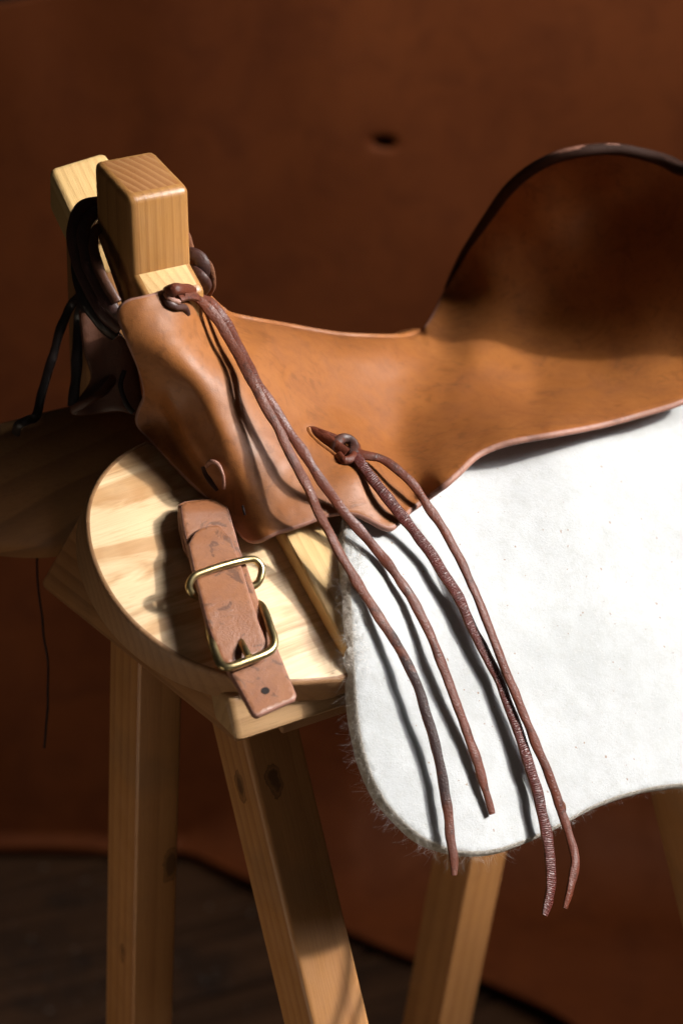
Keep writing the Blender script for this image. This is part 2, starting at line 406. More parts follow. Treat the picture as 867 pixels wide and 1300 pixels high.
# ------------------------------------------------------------------ depth fields
class TPS:
    def __init__(s, pts, lam=1e-4):
        a = np.array(pts, float); s.x = a[:, :2] / 100; n = len(a)
        d = np.linalg.norm(s.x[:, None] - s.x[None], axis=2); K = np.where(d > 0, d * d * np.log(d + 1e-12), 0) + lam * np.eye(n)
        Pm = np.hstack([np.ones((n, 1)), s.x]); A = np.zeros((n + 3, n + 3)); A[:n, :n] = K; A[:n, n:] = Pm; A[n:, :n] = Pm.T
        s.w = np.linalg.solve(A, np.concatenate([a[:, 2], [0, 0, 0]]))
    def __call__(s, x, y):
        q = np.array([x, y]) / 100; d = np.linalg.norm(s.x - q, axis=1)
        return float(np.dot(s.w[:-3], d * d * np.log(d + 1e-12)) + s.w[-3] + s.w[-2] * q[0] + s.w[-1] * q[1])
def seg_dist(x, y, a, b):
    ax, ay = a; bx, by = b; dx, dy = bx - ax, by - ay; t = max(0, min(1, ((x - ax) * dx + (y - ay) * dy) / (dx * dx + dy * dy)))
    return math.hypot(x - ax - t * dx, y - ay - t * dy), t, (dx * (y - ay) - dy * (x - ax)) / math.hypot(dx, dy)
def pl_dist(x, y, pl):
    best = (1e9, 0)
    n = len(pl) - 1
    for i in range(n):
        d, t, s = seg_dist(x, y, pl[i], pl[i + 1])
        if d < best[0]: best = (d, (i + t) / n)
    return best
def sstep(a, b, x): t = max(0, min(1, (x - a) / (b - a))); return t * t * (3 - 2 * t)
vc = [(153, 395, 60), (180, 378, 58), (206, 372, 58), (240, 367, 60), (262, 376, 72), (300, 402, 95), (360, 413, 106), (430, 425, 110), (490, 428, 112), (530, 426, 128), (545, 412, 150),
      (165, 440, 52), (183, 500, 58), (215, 450, 42), (250, 470, 38), (300, 560, 17), (300, 480, 38), (340, 430, 80), (400, 470, 76), (400, 520, 46),
      (563, 372, 195), (590, 320, 180), (650, 235, 145), (735, 191, 112), (785, 188, 101), (835, 200, 85), (867, 215, 65), (905, 216, 38), (950, 202, 5), (995, 235, -15), (1010, 330, -30), (985, 410, -35), (930, 475, -32),
      (718, 319, 123), (610, 350, 166), (560, 415, 150), (700, 400, 110), (820, 403, 45), (865, 440, 12), (760, 250, 120), (830, 300, 72), (885, 350, 26), (940, 330, 5), (660, 300, 150),
      (600, 440, 100), (700, 450, 74), (760, 470, 38), (600, 500, 52), (500, 480, 85), (500, 560, 38), (680, 500, 38), (760, 532, -22), (867, 502, -28), (650, 553, -17), (700, 543, -22)]
hc = [(177, 540, 9), (220, 590, 14), (266, 634, 19), (230, 560, 28), (325, 685, 20), (375, 668, 24), (440, 650, 26), (495, 668, 24), (540, 628, 22), (600, 577, 33), (555, 610, 31), (460, 600, 27), (345, 640, 26)]
seatT = TPS([(x, y, d_v(x, y, v / 1000)) for x, y, v in vc] + [(x, y, d_h(x, y, h / 1000)) for x, y, h in hc], 2e-3)
RIDGE = [(240, 366), (262, 375), (282, 393), (300, 402), (360, 413), (430, 425), (490, 428), (518, 427), (534, 421)]
SLOT = [(203, 512), (226, 562), (262, 618)]
def d_seat(x, y):
    d = seatT(x, y)
    # step down beside the arm under the leather, shadowed valley
    e, t, s = seg_dist(x, y, (205, 385), (352, 700))
    if 0 < t < 1 or e < 60:
        d += 0.012 * sstep(-8, 48, s) * (1 - sstep(60, 120, s)) * sstep(0.05, 0.5, t)
    e2, t2 = pl_dist(x, y, [(222, 392), (300, 500), (372, 600), (408, 660)])
    d -= 0.0
    e3, t3 = pl_dist(x, y, [(232, 440), (275, 530), (330, 640)])
    d -= 0.0
    e4, t4 = pl_dist(x, y, SLOT)
    d += 0.006 * math.exp(-(e4 / 9) ** 2) * math.sin(math.pi * min(1, max(0.08, t4)))
    e4, _ = pl_dist(x, y, [(215, 505), (245, 565), (276, 605)]); d -= 0.003 * math.exp(-(e4 / 12) ** 2)
    e5, _ = pl_dist(x, y, [(393, 548), (425, 572), (445, 585)]); d += 0.004 * math.exp(-(e5 / 6) ** 2) - 0.0022 * math.exp(-(e5 / 22) ** 2)
    e6, _ = pl_dist(x, y, [(455, 620), (480, 650), (497, 668)]); d -= 0.0012 * math.exp(-(e6 / 30) ** 2)
    e7, _ = pl_dist(x, y, [(212, 378), (236, 396)]); d += 0.002 * math.exp(-(e7 / 7) ** 2)
    e8, _ = pl_dist(x, y, [(440, 430), (470, 520), (440, 620)]); d -= 0.0012 * math.exp(-(e8 / 40) ** 2)
    if 235 < x < 540:
        e9, _ = pl_dist(x, y, RIDGE); m = e9 * 0.00046; Rr = 0.016
        if m < Rr: d += (Rr - math.sqrt(max(0, Rr * Rr - (Rr - m) ** 2))) * 0.9
    d += 0.0008 * noise.noise(Vector((x / 60, y / 60, 2))) + 0.0003 * noise.noise(Vector((x / 18, y / 18, 5)))
    return d
def felt_z(v):
    k = -0.052; soft = 0.02
    zu = 0.70 * v + 0.016
    if v > k + soft: return zu
    s_hi, s_lo = 0.70, 1.55
    if v < k - soft: return 0.70 * (k) + 0.016 + s_lo * (v - k)
    t = (v - (k - soft)) / (2 * soft)
    base = 0.70 * k + 0.016 - s_lo * soft
    return base + 2 * soft * (s_lo * t + (s_hi - s_lo) * t * t / 2)
def d_felt(x, y):
    lo_, hi_ = 1.15, 1.75
    def f(d): p = P(x, y, d) - O; return p.z - felt_z(p.dot(V))
    for _ in range(34):
        m = (lo_ + hi_) / 2
        if f(m) > 0: lo_ = m
        else: hi_ = m
    d = (lo_ + hi_) / 2
    d -= 0.013 * math.exp(-((x - 455) / 60) ** 2 - ((y - 790) / 95) ** 2)
    d -= 0.008 * sstep(600, 760, x) * (1 - sstep(560, 760, y)) * sstep(508 + 0.2 * max(0, 760 - x), 545 + 0.2 * max(0, 760 - x), y)
    d += 0.0028 * noise.noise(Vector((x / 130, y / 130, 1))) + 0.0006 * noise.noise(Vector((x / 30, y / 30, 4)))
    return d

# ------------------------------------------------------------------ floor, wall
WY = 2.44
fl = link('floor', [(-3, -1, -0.03), (3, -1, -0.03), (3, 4, -0.03), (-3, 4, -0.03)], [(0, 1, 2, 3)], M['earth']); fl['kind'] = 'structure'
rnd = random.Random(3)
ang = R(24); ax = Vector((math.cos(ang), math.sin(ang), 0)); ay = Vector((-math.sin(ang), math.cos(ang), 0))
fl_loc = fl.matrix_world.translation
for i in range(24):
    off = -0.1 + i * 0.128
    base = Vector((-0.4, 1.0, 0)) + ay * (off) - ax * (1.6 + rnd.random() * 0.3)
    zt = rnd.uniform(-0.004, 0.0)
    p = [base, base + ax * 3.6, base + ax * 3.6 + ay * 0.122, base + ay * 0.122]
    o = solid('plank', [q + Z * zt for q in p], -Z * 0.022, M['floor'], None, 0.003, basis(ax, ay, base + Vector((0, 0, i * 0.37))), 1)
    o.parent = fl; o.matrix_parent_inverse = fl.matrix_world.inverted() if False else Matrix.Translation(fl_loc).inverted()
wl = link('wall', [(-3, WY + 0.06, -0.03), (3, WY + 0.06, -0.03), (3, WY + 0.06, 3), (-3, WY + 0.06, 3)], [(0, 1, 2, 3)], M['wall']); wl['kind'] = 'structure'

# ------------------------------------------------------------------ the hanging hide
def floor_at(x, y): r = ray(x, y); t = -CAM.z / r.z; return CAM + r * t
edge_px = [(-250, 1030), (-60, 1050), (60, 1058), (130, 1050), (170, 1068), (230, 1088), (299, 1124), (370, 1160), (440, 1198), (520, 1226), (600, 1256), (690, 1302), (800, 1360), (1000, 1400), (1250, 1420)]
ep = [floor_at(*e) for e in edge_px]; ep = vcat(ep, 6)
def edge_y(x):
    for i in range(len(ep) - 1):
        if ep[i].x <= x <= ep[i + 1].x: t = (x - ep[i].x) / (ep[i + 1].x - ep[i].x + 1e-9); return ep[i].y + t * (ep[i + 1].y - ep[i].y)
    return ep[0].y if x < ep[0].x else ep[-1].y
def hide():
    x0, x1 = -0.80, 0.95; nx = 210; zt = 1.62; vs = []; rows = []
    hx = CAM + ray(488, 181) * ((WY - 0.03) / ray(488, 181).y)
    nz = 170; nc = 8; nf = 26
    for i in range(nx + 1):
        x = x0 + (x1 - x0) * i / nx
        fy = edge_y(x); col = []
        top = CAM.z + (WY * ((-math.sin(PITCH) + Up.z * (650 - 5) / FPX) / (Fw.y + Up.y * 645 / FPX)))
        top = top + 0.10 * sstep(-0.24, -0.12, x) + 0.02 * sstep(-0.37, -0.24, x) + 0.004 + 0.004 * noise.noise(Vector((x * 9, 0, 0)))
        reach = WY - 0.03 - fy; rr = min(0.16, max(0.02, reach * 0.8))
        wob = lambda zz: 0.022 * noise.noise(Vector((x * 2.6, zz * 1.1, 0.3))) + 0.006 * noise.noise(Vector((x * 9, zz * 5, 2)))
        for j in range(nz + 1):
            z = top + (rr - top) * j / nz; col.append(Vector((x, WY - 0.03 + wob(z), z)))
        yw = WY - 0.03 + wob(rr)
        for j in range(1, nc + 1):
            a = math.pi / 2 * j / nc; col.append(Vector((x, yw - rr * (1 - math.cos(a)), rr - (rr - 0.006) * math.sin(a))))
        ys = yw - rr; ye = min(fy, ys - 0.002)
        for j in range(1, nf + 1):
            t = j / nf; y = ys + (ye - ys) * t
            lift = 0.006 + 0.010 * max(0, noise.noise(Vector((x * 8, y * 8, 1)))) + 0.02 * t ** 3 * max(0, 0.4 + noise.noise(Vector((x * 7, 5, 1))))
            col.append(Vector((x, y, lift)))
        rows.append(col)
    m = len(rows[0]); vs = [p for c in rows for p in c]
    # the hole: two cells opened into an oval
    ci = round((hx.x - x0) / (x1 - x0) * nx); cj = min(range(m), key=lambda j: abs(rows[ci][j].z - hx.z) if j <= nz else 9)
    skip = {(ci - 1, cj - 1), (ci, cj - 1), (ci - 1, cj), (ci, cj)}
    for di in (-1, 0, 1):
        for dj in (-1, 0, 1):
            k = (ci + di) * m + cj + dj
            n_ = math.hypot(di, dj) or 1
            vs[k] = Vector((hx.x + 0.0125 * di / n_, vs[k].y + 0.003, hx.z - 0.0066 * dj / n_ - 0.001 * di))
    fs = []
    for i in range(nx):
        for j in range(m - 1):
            if (i, j) in skip: continue
            fs.append((i * m + j, i * m + j + 1, (i + 1) * m + j + 1, (i + 1) * m + j))
    o = link('leather_hide', vs, fs, M['hide'])
    mod = o.modifiers.new('thick', 'SOLIDIFY'); mod.thickness = 0.004; mod.offset = 0
    return o
tag(hide(), 'large red-brown leather hide with a small hole, hanging on the wall behind the saddle', 'leather hide')

# ------------------------------------------------------------------ wooden stand
stand = thing('saddle_stand', 'wooden trestle stand with square splayed legs carrying the saddle', 'stand', W(0.08, 0.02, 0) * 1.0)
stand.location.z = 0
u0 = -0.040
def on_u(x, y, u): r = ray(x, y); return CAM + r * ((W(u, 0, 0) - CAM).dot(U) / r.dot(U))
endp = [on_u(299, 945, u0), on_u(292, 892, u0), on_u(118, 622, u0), on_u(52, 738, u0), on_u(55, 748, u0)]
solid('end_board', endp, U * 0.03, M['stand'], stand, 0.003, basis(-V, Z, endp[0]))
# near sloping board and its lower edge, coloured paler as if lit
q0 = on_u(299.5, 945, u0 - 0.0015); q1 = on_u(287, 886, u0 - 0.0015)
q1b = q1 + (V * 0.022 + Z * 0.008); q0b = q0 + V * 0.024 + Z * 0.004
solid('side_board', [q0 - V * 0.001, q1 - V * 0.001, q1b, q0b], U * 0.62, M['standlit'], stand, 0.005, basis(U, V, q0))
nb0 = on_u(292, 885, 0.0)
solid('slope_board', [W(0.0, -0.045, -0.075), W(0.0, 0.088, -0.004), W(0.0, 0.088, -0.026), W(0.0, -0.045, -0.097)], U * 0.55, M['stand'], stand, 0.002, basis(U, V, nb0))
solid('slope_board', [W(0.0, 0.092, -0.006), W(0.0, 0.128, -0.06), W(0.0, 0.105, -0.06), W(0.0, 0.092, -0.03)], U * 0.55, M['stand'], stand, 0.002, basis(U, V, nb0))
def leg(pa, pb, u, ra, wu, wv, mat, top=0.0):
    a = on_u(*pa, u); b = on_u(*pb, u); d = (b - a).normalized()
    a2 = a - d * top; b2 = a + d * (a.z / -d.z)
    return beam('leg', a2, b2, U, V, wu, wv, mat, stand, 0.0035)
kn = {}
def legmat(i, knots): return wood('pine_leg_wood', (0.41, 0.190, 0.062), (0.26, 0.10, 0.030), 40, (0, 0.02 + 0.013 * i, 0.055 - 0.02 * i), 2.5, knots, 0.48, 0.85, 0.25, 0.03)
leg((309, 935), (396, 1300), -0.012, 0, 0.037, 0.040, legmat(0, [(0.325, 0.004, -0.02, 0.0042), (0.255, 0.004, 0.02, 0.0035), (0.20, -0.008, -0.02, 0.003), (0.05, -0.006, 0.02, 0.005), (0.05, -0.02, 0.0, 0.005), (0.20, -0.02, 0.006, 0.0035), (0.33, 0.006, 0.02, 0.0042)]), 0.012)
leg((177, 820), (168, 1300), -0.032, 0, 0.031, 0.036, legmat(1, [(0.190, 0.010, -0.018, 0.006), (0.19, 0.010, 0.018, 0.006), (0.26, -0.018, 0.004, 0.004)]), 0.02)
leg((600, 1075), (556, 1300), 0.23, 0, 0.034, 0.040, legmat(2, []), 0.25)
leg((868, 1005), (905, 1160), 0.255, 0, 0.036, 0.040, legmat(3, []), 0.03)
beam('stretcher', W(0.0, 0.02, -0.62), W(0.27, 0.02, -0.62), V, Z, 0.03, 0.04, M['stand'], stand)

# ------------------------------------------------------------------ saddle
sad = thing('saddle', 'tan leather saddle with wooden front posts, strings and buckle strap, on the trestle stand', 'saddle', W(0.1, 0.05, -0.06))
def Bq(u, s_): return O + U * u + SB * s_
def onB(x, y): return P(x, y, d_h(x, y, 0))
plate_px = [(186, 558), (160, 571), (137, 590), (119, 615), (109, 645), (109, 680), (118, 715), (136, 752), (162, 786), (195, 815), (235, 840), (280, 857), (325, 866), (375, 868), (430, 864)]
pp = [onB(x, y) for x, y in plate_px]
last = pp[-1]; top = pp[0]
pp = vcat(pp, 4)
pp += [last + U * 0.012, last + U * 0.016 - SB * 0.006, last + U * 0.022 - SB * 0.05, Bq(0.16, 0.03), Bq(0.30, 0.0), Bq(0.31, -0.012), Bq(0.25, -0.022), Bq(0.12, -0.018), Bq(0.06, -0.03), Bq(0.02, -0.055)]
def plate():
    bm = bmesh.new(); th = 0.024
    a = [bm.verts.new(p) for p in pp]; b = [bm.verts.new(p - NB * th) for p in pp]; n = len(a)
    f1 = bm.faces.new(a); f2 = bm.faces.new(b[::-1]); sides = []
    for i in range(n): sides.append(bm.faces.new((a[i], b[i], b[(i + 1) % n], a[(i + 1) % n])))
    bmesh.ops.recalc_face_normals(bm, faces=bm.faces)
    for f in sides: f.material_index = 1
    es = [e for e in f1.edges] + [e for e in f2.edges]
    bmesh.ops.bevel(bm, geom=es, offset=0.0028, segments=3, profile=0.5, affect='EDGES', material=1)
    bm.verts.index_update(); vs = [v.co.copy() for v in bm.verts]; fs = [[v.index for v in f.verts] for f in bm.faces]; mi = [f.material_index for f in bm.faces]; bm.free()
    return link('side_bar', vs, fs, [M['plate'], M['rimwood']], sad, basis(U + SB * -0.05, SB, O), True, mi, angle=R(40))
plate()['label'] = 'pale near side board with a rounded front end'
# arm lying on the near side board
def Bp(u, s, h): return O + U * u + SB * s + NB * h
solid('fork_arm', [Bp(0.026, -0.012, 0.0003), Bp(0.026, 0.082, 0.0003), Bp(0.026, 0.080, 0.010), Bp(0.026, -0.012, 0.012)], U * 0.029, M['post_lit'], sad, 0.0025, basis(SB, U, Bp(0.03, 0, 0)))
# near post
def prof(pts, u, wid, mat, name='post', end=None, bev=0.004):
    bm = bmesh.new(); a = [bm.verts.new(W(u, v, z)) for v, z in pts]; b = [bm.verts.new(W(u + wid, v, z)) for v, z in pts]; n = len(a)
    bm.faces.new(a); bm.faces.new(b[::-1])
    for i in range(n):
        f = bm.faces.new((a[i], b[i], b[(i + 1) % n], a[(i + 1) % n]))
        if end and i == end[0]: f.material_index = 1
        if end and i in end[1]: f.material_index = 2
    bmesh.ops.recalc_face_normals(bm, faces=bm.faces)
    tops = [e for e in bm.edges if any(f.material_index == 1 for f in e.link_faces)]
    oth = [e for e in bm.edges if e not in tops and e.calc_face_angle(0) > 0.5 and e.is_convex]
    bmesh.ops.bevel(bm, geom=tops + oth, offset=bev, segments=4, profile=0.5, affect='EDGES')
    bm.verts.index_update(); vs = [v.co.copy() for v in bm.verts]; fs = [[v.index for v in f.verts] for f in bm.faces]; mi = [f.material_index for f in bm.faces]; bm.free()
    return link(name, vs, fs, [M['post'], M['postend'], M['post_lit']], sad, basis(Z, U, W(u, pts[0][0], pts[0][1])), True, mi, angle=R(40))
o = prof([(0.075, 0.189), (0.115, 0.201), (0.115, 0.155), (0.087, 0.118), (0.078, 0.092), (0.064, 0.096), (0.0595, 0.1335), (0.0745, 0.1445)], -0.0185, 0.039, None, 'post', (0, (6, 5)), 0.0045)
o['label'] = 'nearer front post with rounded brown end-grain top'
# far post: leans the same way and shows its sloping top, coloured as if lit
fp = []
def farpost():
    d0 = 1.425
    A = P(61, 210, d0 + 0.0); 
    c = [P(61, 211, 1.415), P(126, 190, 1.437), P(175, 262, 1.405), P(100, 300, 1.385)]
    c = [P(61, 212, 1.430), P(134, 190, 1.452), P(192, 290, 1.425), P(104, 300, 1.400)]
    dn = -Z * 0.026 + V * 0.002
    o = solid('post', c, dn, M['post_lit'], sad, 0.005, basis(c[3] - c[0], c[1] - c[0], c[0]), 4)
    o['label'] = 'farther front post, coloured as if lit, seen behind the nearer one'
    e = [P(112, 300, 1.432), P(172, 296, 1.448), P(178, 520, 1.50), P(118, 526, 1.49)]
    solid('fork_arm', e, V * 0.03, M['farbar'], sad, 0.004, basis(e[3] - e[0], U, e[0]))
farpost()

# seat leather
seat_px = [(175, 539), (178, 520), (184, 503), (178, 472), (164, 437), (154, 410), (152, 394), (162, 383), (185, 377), (206, 372), (222, 367), (240, 366)] + RIDGE[1:] + [
    (546, 408), (556, 389), (566, 366), (590, 320), (620, 275), (650, 235), (690, 205), (735, 191), (785, 188), (835, 200), (867, 215), (905, 216), (950, 204), (995, 237), (1010, 330), (985, 410), (930, 475),
    (867, 506), (820, 521), (760, 537), (700, 548), (650, 557), (622, 566), (602, 577), (582, 596), (562, 614), (540, 630), (520, 646), (506, 661), (497, 668), (486, 666), (470, 658),
    (452, 651), (432, 650), (415, 653), (398, 659), (375, 667), (350, 675), (326, 686), (312, 684), (298, 668), (284, 648), (266, 633), (242, 610), (214, 582), (193, 559)]
seat_o = sheet('seat_leather', smooth_poly(seat_px, 4), d_seat, 0.0042, [M['seat'], M['seat_edge'], M['seat_edge']], sad, 5.5, 0.8)
# far half of the seat going down behind the ridge
def far_half():
    rp = vcat([(x, y, 0) for x, y in RIDGE], 5); vs = []; nr = 9
    for q in rp:
        p = P(q.x, q.y, d_seat(q.x, q.y) + 0.0015)
        f0 = Vector((0.15 * U.x + V.x, 0.15 * U.y + V.y, -0.25)).normalized(); pos = p; vs.append(pos.copy())
        for k in range(1, nr):
            t = k / nr; d = (f0 * (1 - t) + (V * 0.5 - Z * 0.85) * t).normalized(); pos = pos + d * 0.0125; vs.append(pos.copy())
    fs = []
    for i in range(len(rp) - 1):
        for k in range(nr - 1): fs.append((i * nr + k, i * nr + k + 1, (i + 1) * nr + k + 1, (i + 1) * nr + k))
    o = link('seat_far_side', vs, fs, M['seat'], sad)
    m = o.modifiers.new('thick', 'SOLIDIFY'); m.thickness = 0.004; m.offset = 0 
far_half()
# cantle rim band and cantle board
rim = [(566, 366), (574, 350), (590, 320), (620, 275), (650, 235), (690, 206), (735, 192), (785, 189), (835, 201), (867, 216), (905, 217), (950, 205), (994, 238), (1009, 330), (984, 410)]
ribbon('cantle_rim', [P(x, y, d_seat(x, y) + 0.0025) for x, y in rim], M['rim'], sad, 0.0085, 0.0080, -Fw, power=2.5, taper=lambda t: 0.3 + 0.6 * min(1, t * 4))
def cantle_board():
    rp = vcat([(x, y, 0) for x, y in rim], 4); cen = W(0.30, 0.09, -0.01); vs = []; nr = 7
    for q in rp:
        p = P(q.x, q.y, d_seat(q.x, q.y) + 0.006) + U * 0.006
        base = W(0, 0, 0) + (p - O); base = Vector((p.x, p.y, 0)) ; base = Vector((p.x + U.x * 0.03, p.y + U.y * 0.03, cen.z))
        for k in range(nr): t = k / (nr - 1); b_ = p.lerp(base, t); b_ += U * (0.045 * math.sin(math.pi * t)); vs.append(b_)
    fs = []
    for i in range(len(rp) - 1):
        for k in range(nr - 1): fs.append((i * nr + k, i * nr + k + 1, (i + 1) * nr + k + 1, (i + 1) * nr + k))
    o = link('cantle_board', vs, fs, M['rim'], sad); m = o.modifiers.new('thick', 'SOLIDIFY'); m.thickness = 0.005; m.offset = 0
cantle_board()
# pale-edged lace loop in the slot at the front of the seat
lp = [(262, 592), (268, 587), (276, 590), (283, 603), (284, 620)]
ribbon('slot_lace_and_shade', [P(x, y, d_seat(x, y) - (0.0014 if 0 < i < 4 else 0)) for i, (x, y) in enumerate(lp)], M['seat_edge'], sad, 0.0022, 0.0022, -Fw, n=6, wob=0.3)
ribbon('slot_lace_and_shade', [P(x, y, d_seat(x, y) - (0.0006 if 0 < i < 3 else -0.0005)) for i, (x, y) in enumerate([(259, 592), (262, 602), (268, 612), (277, 622)])], M['thong_dark'], sad, 0.0036, 0.0016, -Fw, n=6, wob=0.3)  # dark strip standing in for the shaded inside of the slot



# far side bar (shade put into its wood colour), far flap
fb = [(-150, 610), (-80, 575), (-10, 556), (60, 536), (130, 520), (200, 514), (230, 560), (190, 640), (120, 655), (85, 688), (40, 694), (-20, 688), (-90, 676)]
def d_far(x, y): return 1.475 + 0.0002 * (y - 515) * -0.35 + 0.00012 * (x - 0) + 0.012 * (abs(y - 600) / 90) ** 2
o = sheet('side_bar', smooth_poly(fb, 4), d_far, 0.028, [M['farbar'], M['farbar']], sad, 9, 0.9, frame=basis(Rt + Up * 0.25, Up, P(60, 600, 1.49))); o['label'] = 'dark far side board in shade'
fl_px = [(104, 385), (128, 400), (155, 430), (170, 455), (178, 520), (150, 520), (105, 525), (90, 522), (104, 505), (118, 480), (108, 440)]
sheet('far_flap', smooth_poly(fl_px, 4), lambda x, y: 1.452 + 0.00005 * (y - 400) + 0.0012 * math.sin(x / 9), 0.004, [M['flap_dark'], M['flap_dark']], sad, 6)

# leather wrap around the posts
def loopstrap(px, w_, t_, mat, nm='post_lashing', nrm=None, **k): return ribbon(nm, [P(*q) for q in px], M[mat], sad, w_, t_, nrm or -Fw, **k)
loopstrap([(168, 268, 1.412), (128, 258, 1.392), (104, 266, 1.382), (94, 290, 1.376), (98, 325, 1.372), (114, 365, 1.368), (134, 398, 1.366), (152, 415, 1.372)], 0.0085, 0.006, 'thong_dark', wob=0.15)
loopstrap([(172, 280, 1.404), (132, 268, 1.386), (112, 278, 1.376), (106, 300, 1.370), (112, 335, 1.364), (128, 368, 1.360), (144, 392, 1.358), (160, 408, 1.366)], 0.0075, 0.005, 'thong_dark', wob=0.15, seed=3)
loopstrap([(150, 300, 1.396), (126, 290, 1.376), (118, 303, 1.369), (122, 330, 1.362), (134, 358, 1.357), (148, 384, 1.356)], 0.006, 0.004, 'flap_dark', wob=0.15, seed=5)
loopstrap([(100, 300, 1.384), (98, 340, 1.378), (108, 380, 1.374), (126, 408, 1.376), (146, 425, 1.384)], 0.007, 0.005, 'thong_black', wob=0.15, seed=6)
# right-hand side of the lashing, a woven knot
loopstrap([(222, 285, 1.400), (236, 302, 1.396), (243, 325, 1.392), (250, 350, 1.390), (258, 372, 1.396)], 0.0062, 0.004, 'thong_tan', wob=0.2)
loopstrap([(228, 330, 1.400), (240, 322, 1.389), (252, 326, 1.387), (258, 340, 1.388), (254, 356, 1.393)], 0.0085, 0.005, 'thong_dark', wob=0.2)
loopstrap([(236, 340, 1.394), (248, 345, 1.385), (258, 352, 1.384), (262, 362, 1.390), (256, 372, 1.397)], 0.006, 0.004, 'thong_dark', wob=0.2)
loopstrap([(250, 330, 1.392), (262, 333, 1.389), (269, 346, 1.390), (270, 362, 1.394), (264, 374, 1.400)], 0.0038, 0.003, 'thong_tan', wob=0.2)
loopstrap([(232, 352, 1.392), (244, 360, 1.388), (252, 366, 1.392)], 0.005, 0.003, 'thong_dark', wob=0.2)

# black thongs hanging on the far side
def hang(px, d, w_, t_, mat, nm='saddle_string', **k): return ribbon(nm, [P(x, y, d + dd) for x, y, dd in px], M[mat], sad, w_, t_, -Fw, wob=0.25, **k)
hang([(104, 374, -0.02), (92, 384, 0), (80, 410, 0), (66, 455, 0), (54, 495, 0), (46, 527, -0.005), (36, 533, -0.01), (24, 540, -0.01), (20, 550, 0)], 1.46, 0.0055, 0.003, 'thong_black')
hang([(108, 380, -0.02), (101, 402, 0), (98, 450, 0), (95, 490, 0), (92, 516, 0)], 1.458, 0.0065, 0.003, 'thong_black', seed=2)
hang([(92, 520, 0), (102, 514, -0.004), (118, 506, -0.006), (130, 498, -0.004), (140, 486, 0), (150, 472, 0.003)], 1.455, 0.005, 0.003, 'flap_dark', seed=4)
hang([(46, 690, 0), (48, 740, 0), (54, 790, 0), (60, 840, 0), (61, 890, 0), (56, 950, 0)], 1.52, 0.0014, 0.0014, 'thong_black', seed=5)
hang([(158, 470, 0), (154, 490, 0), (160, 512, 0), (170, 524, 0)], 1.43, 0.003, 0.002, 'thong_black', seed=8)

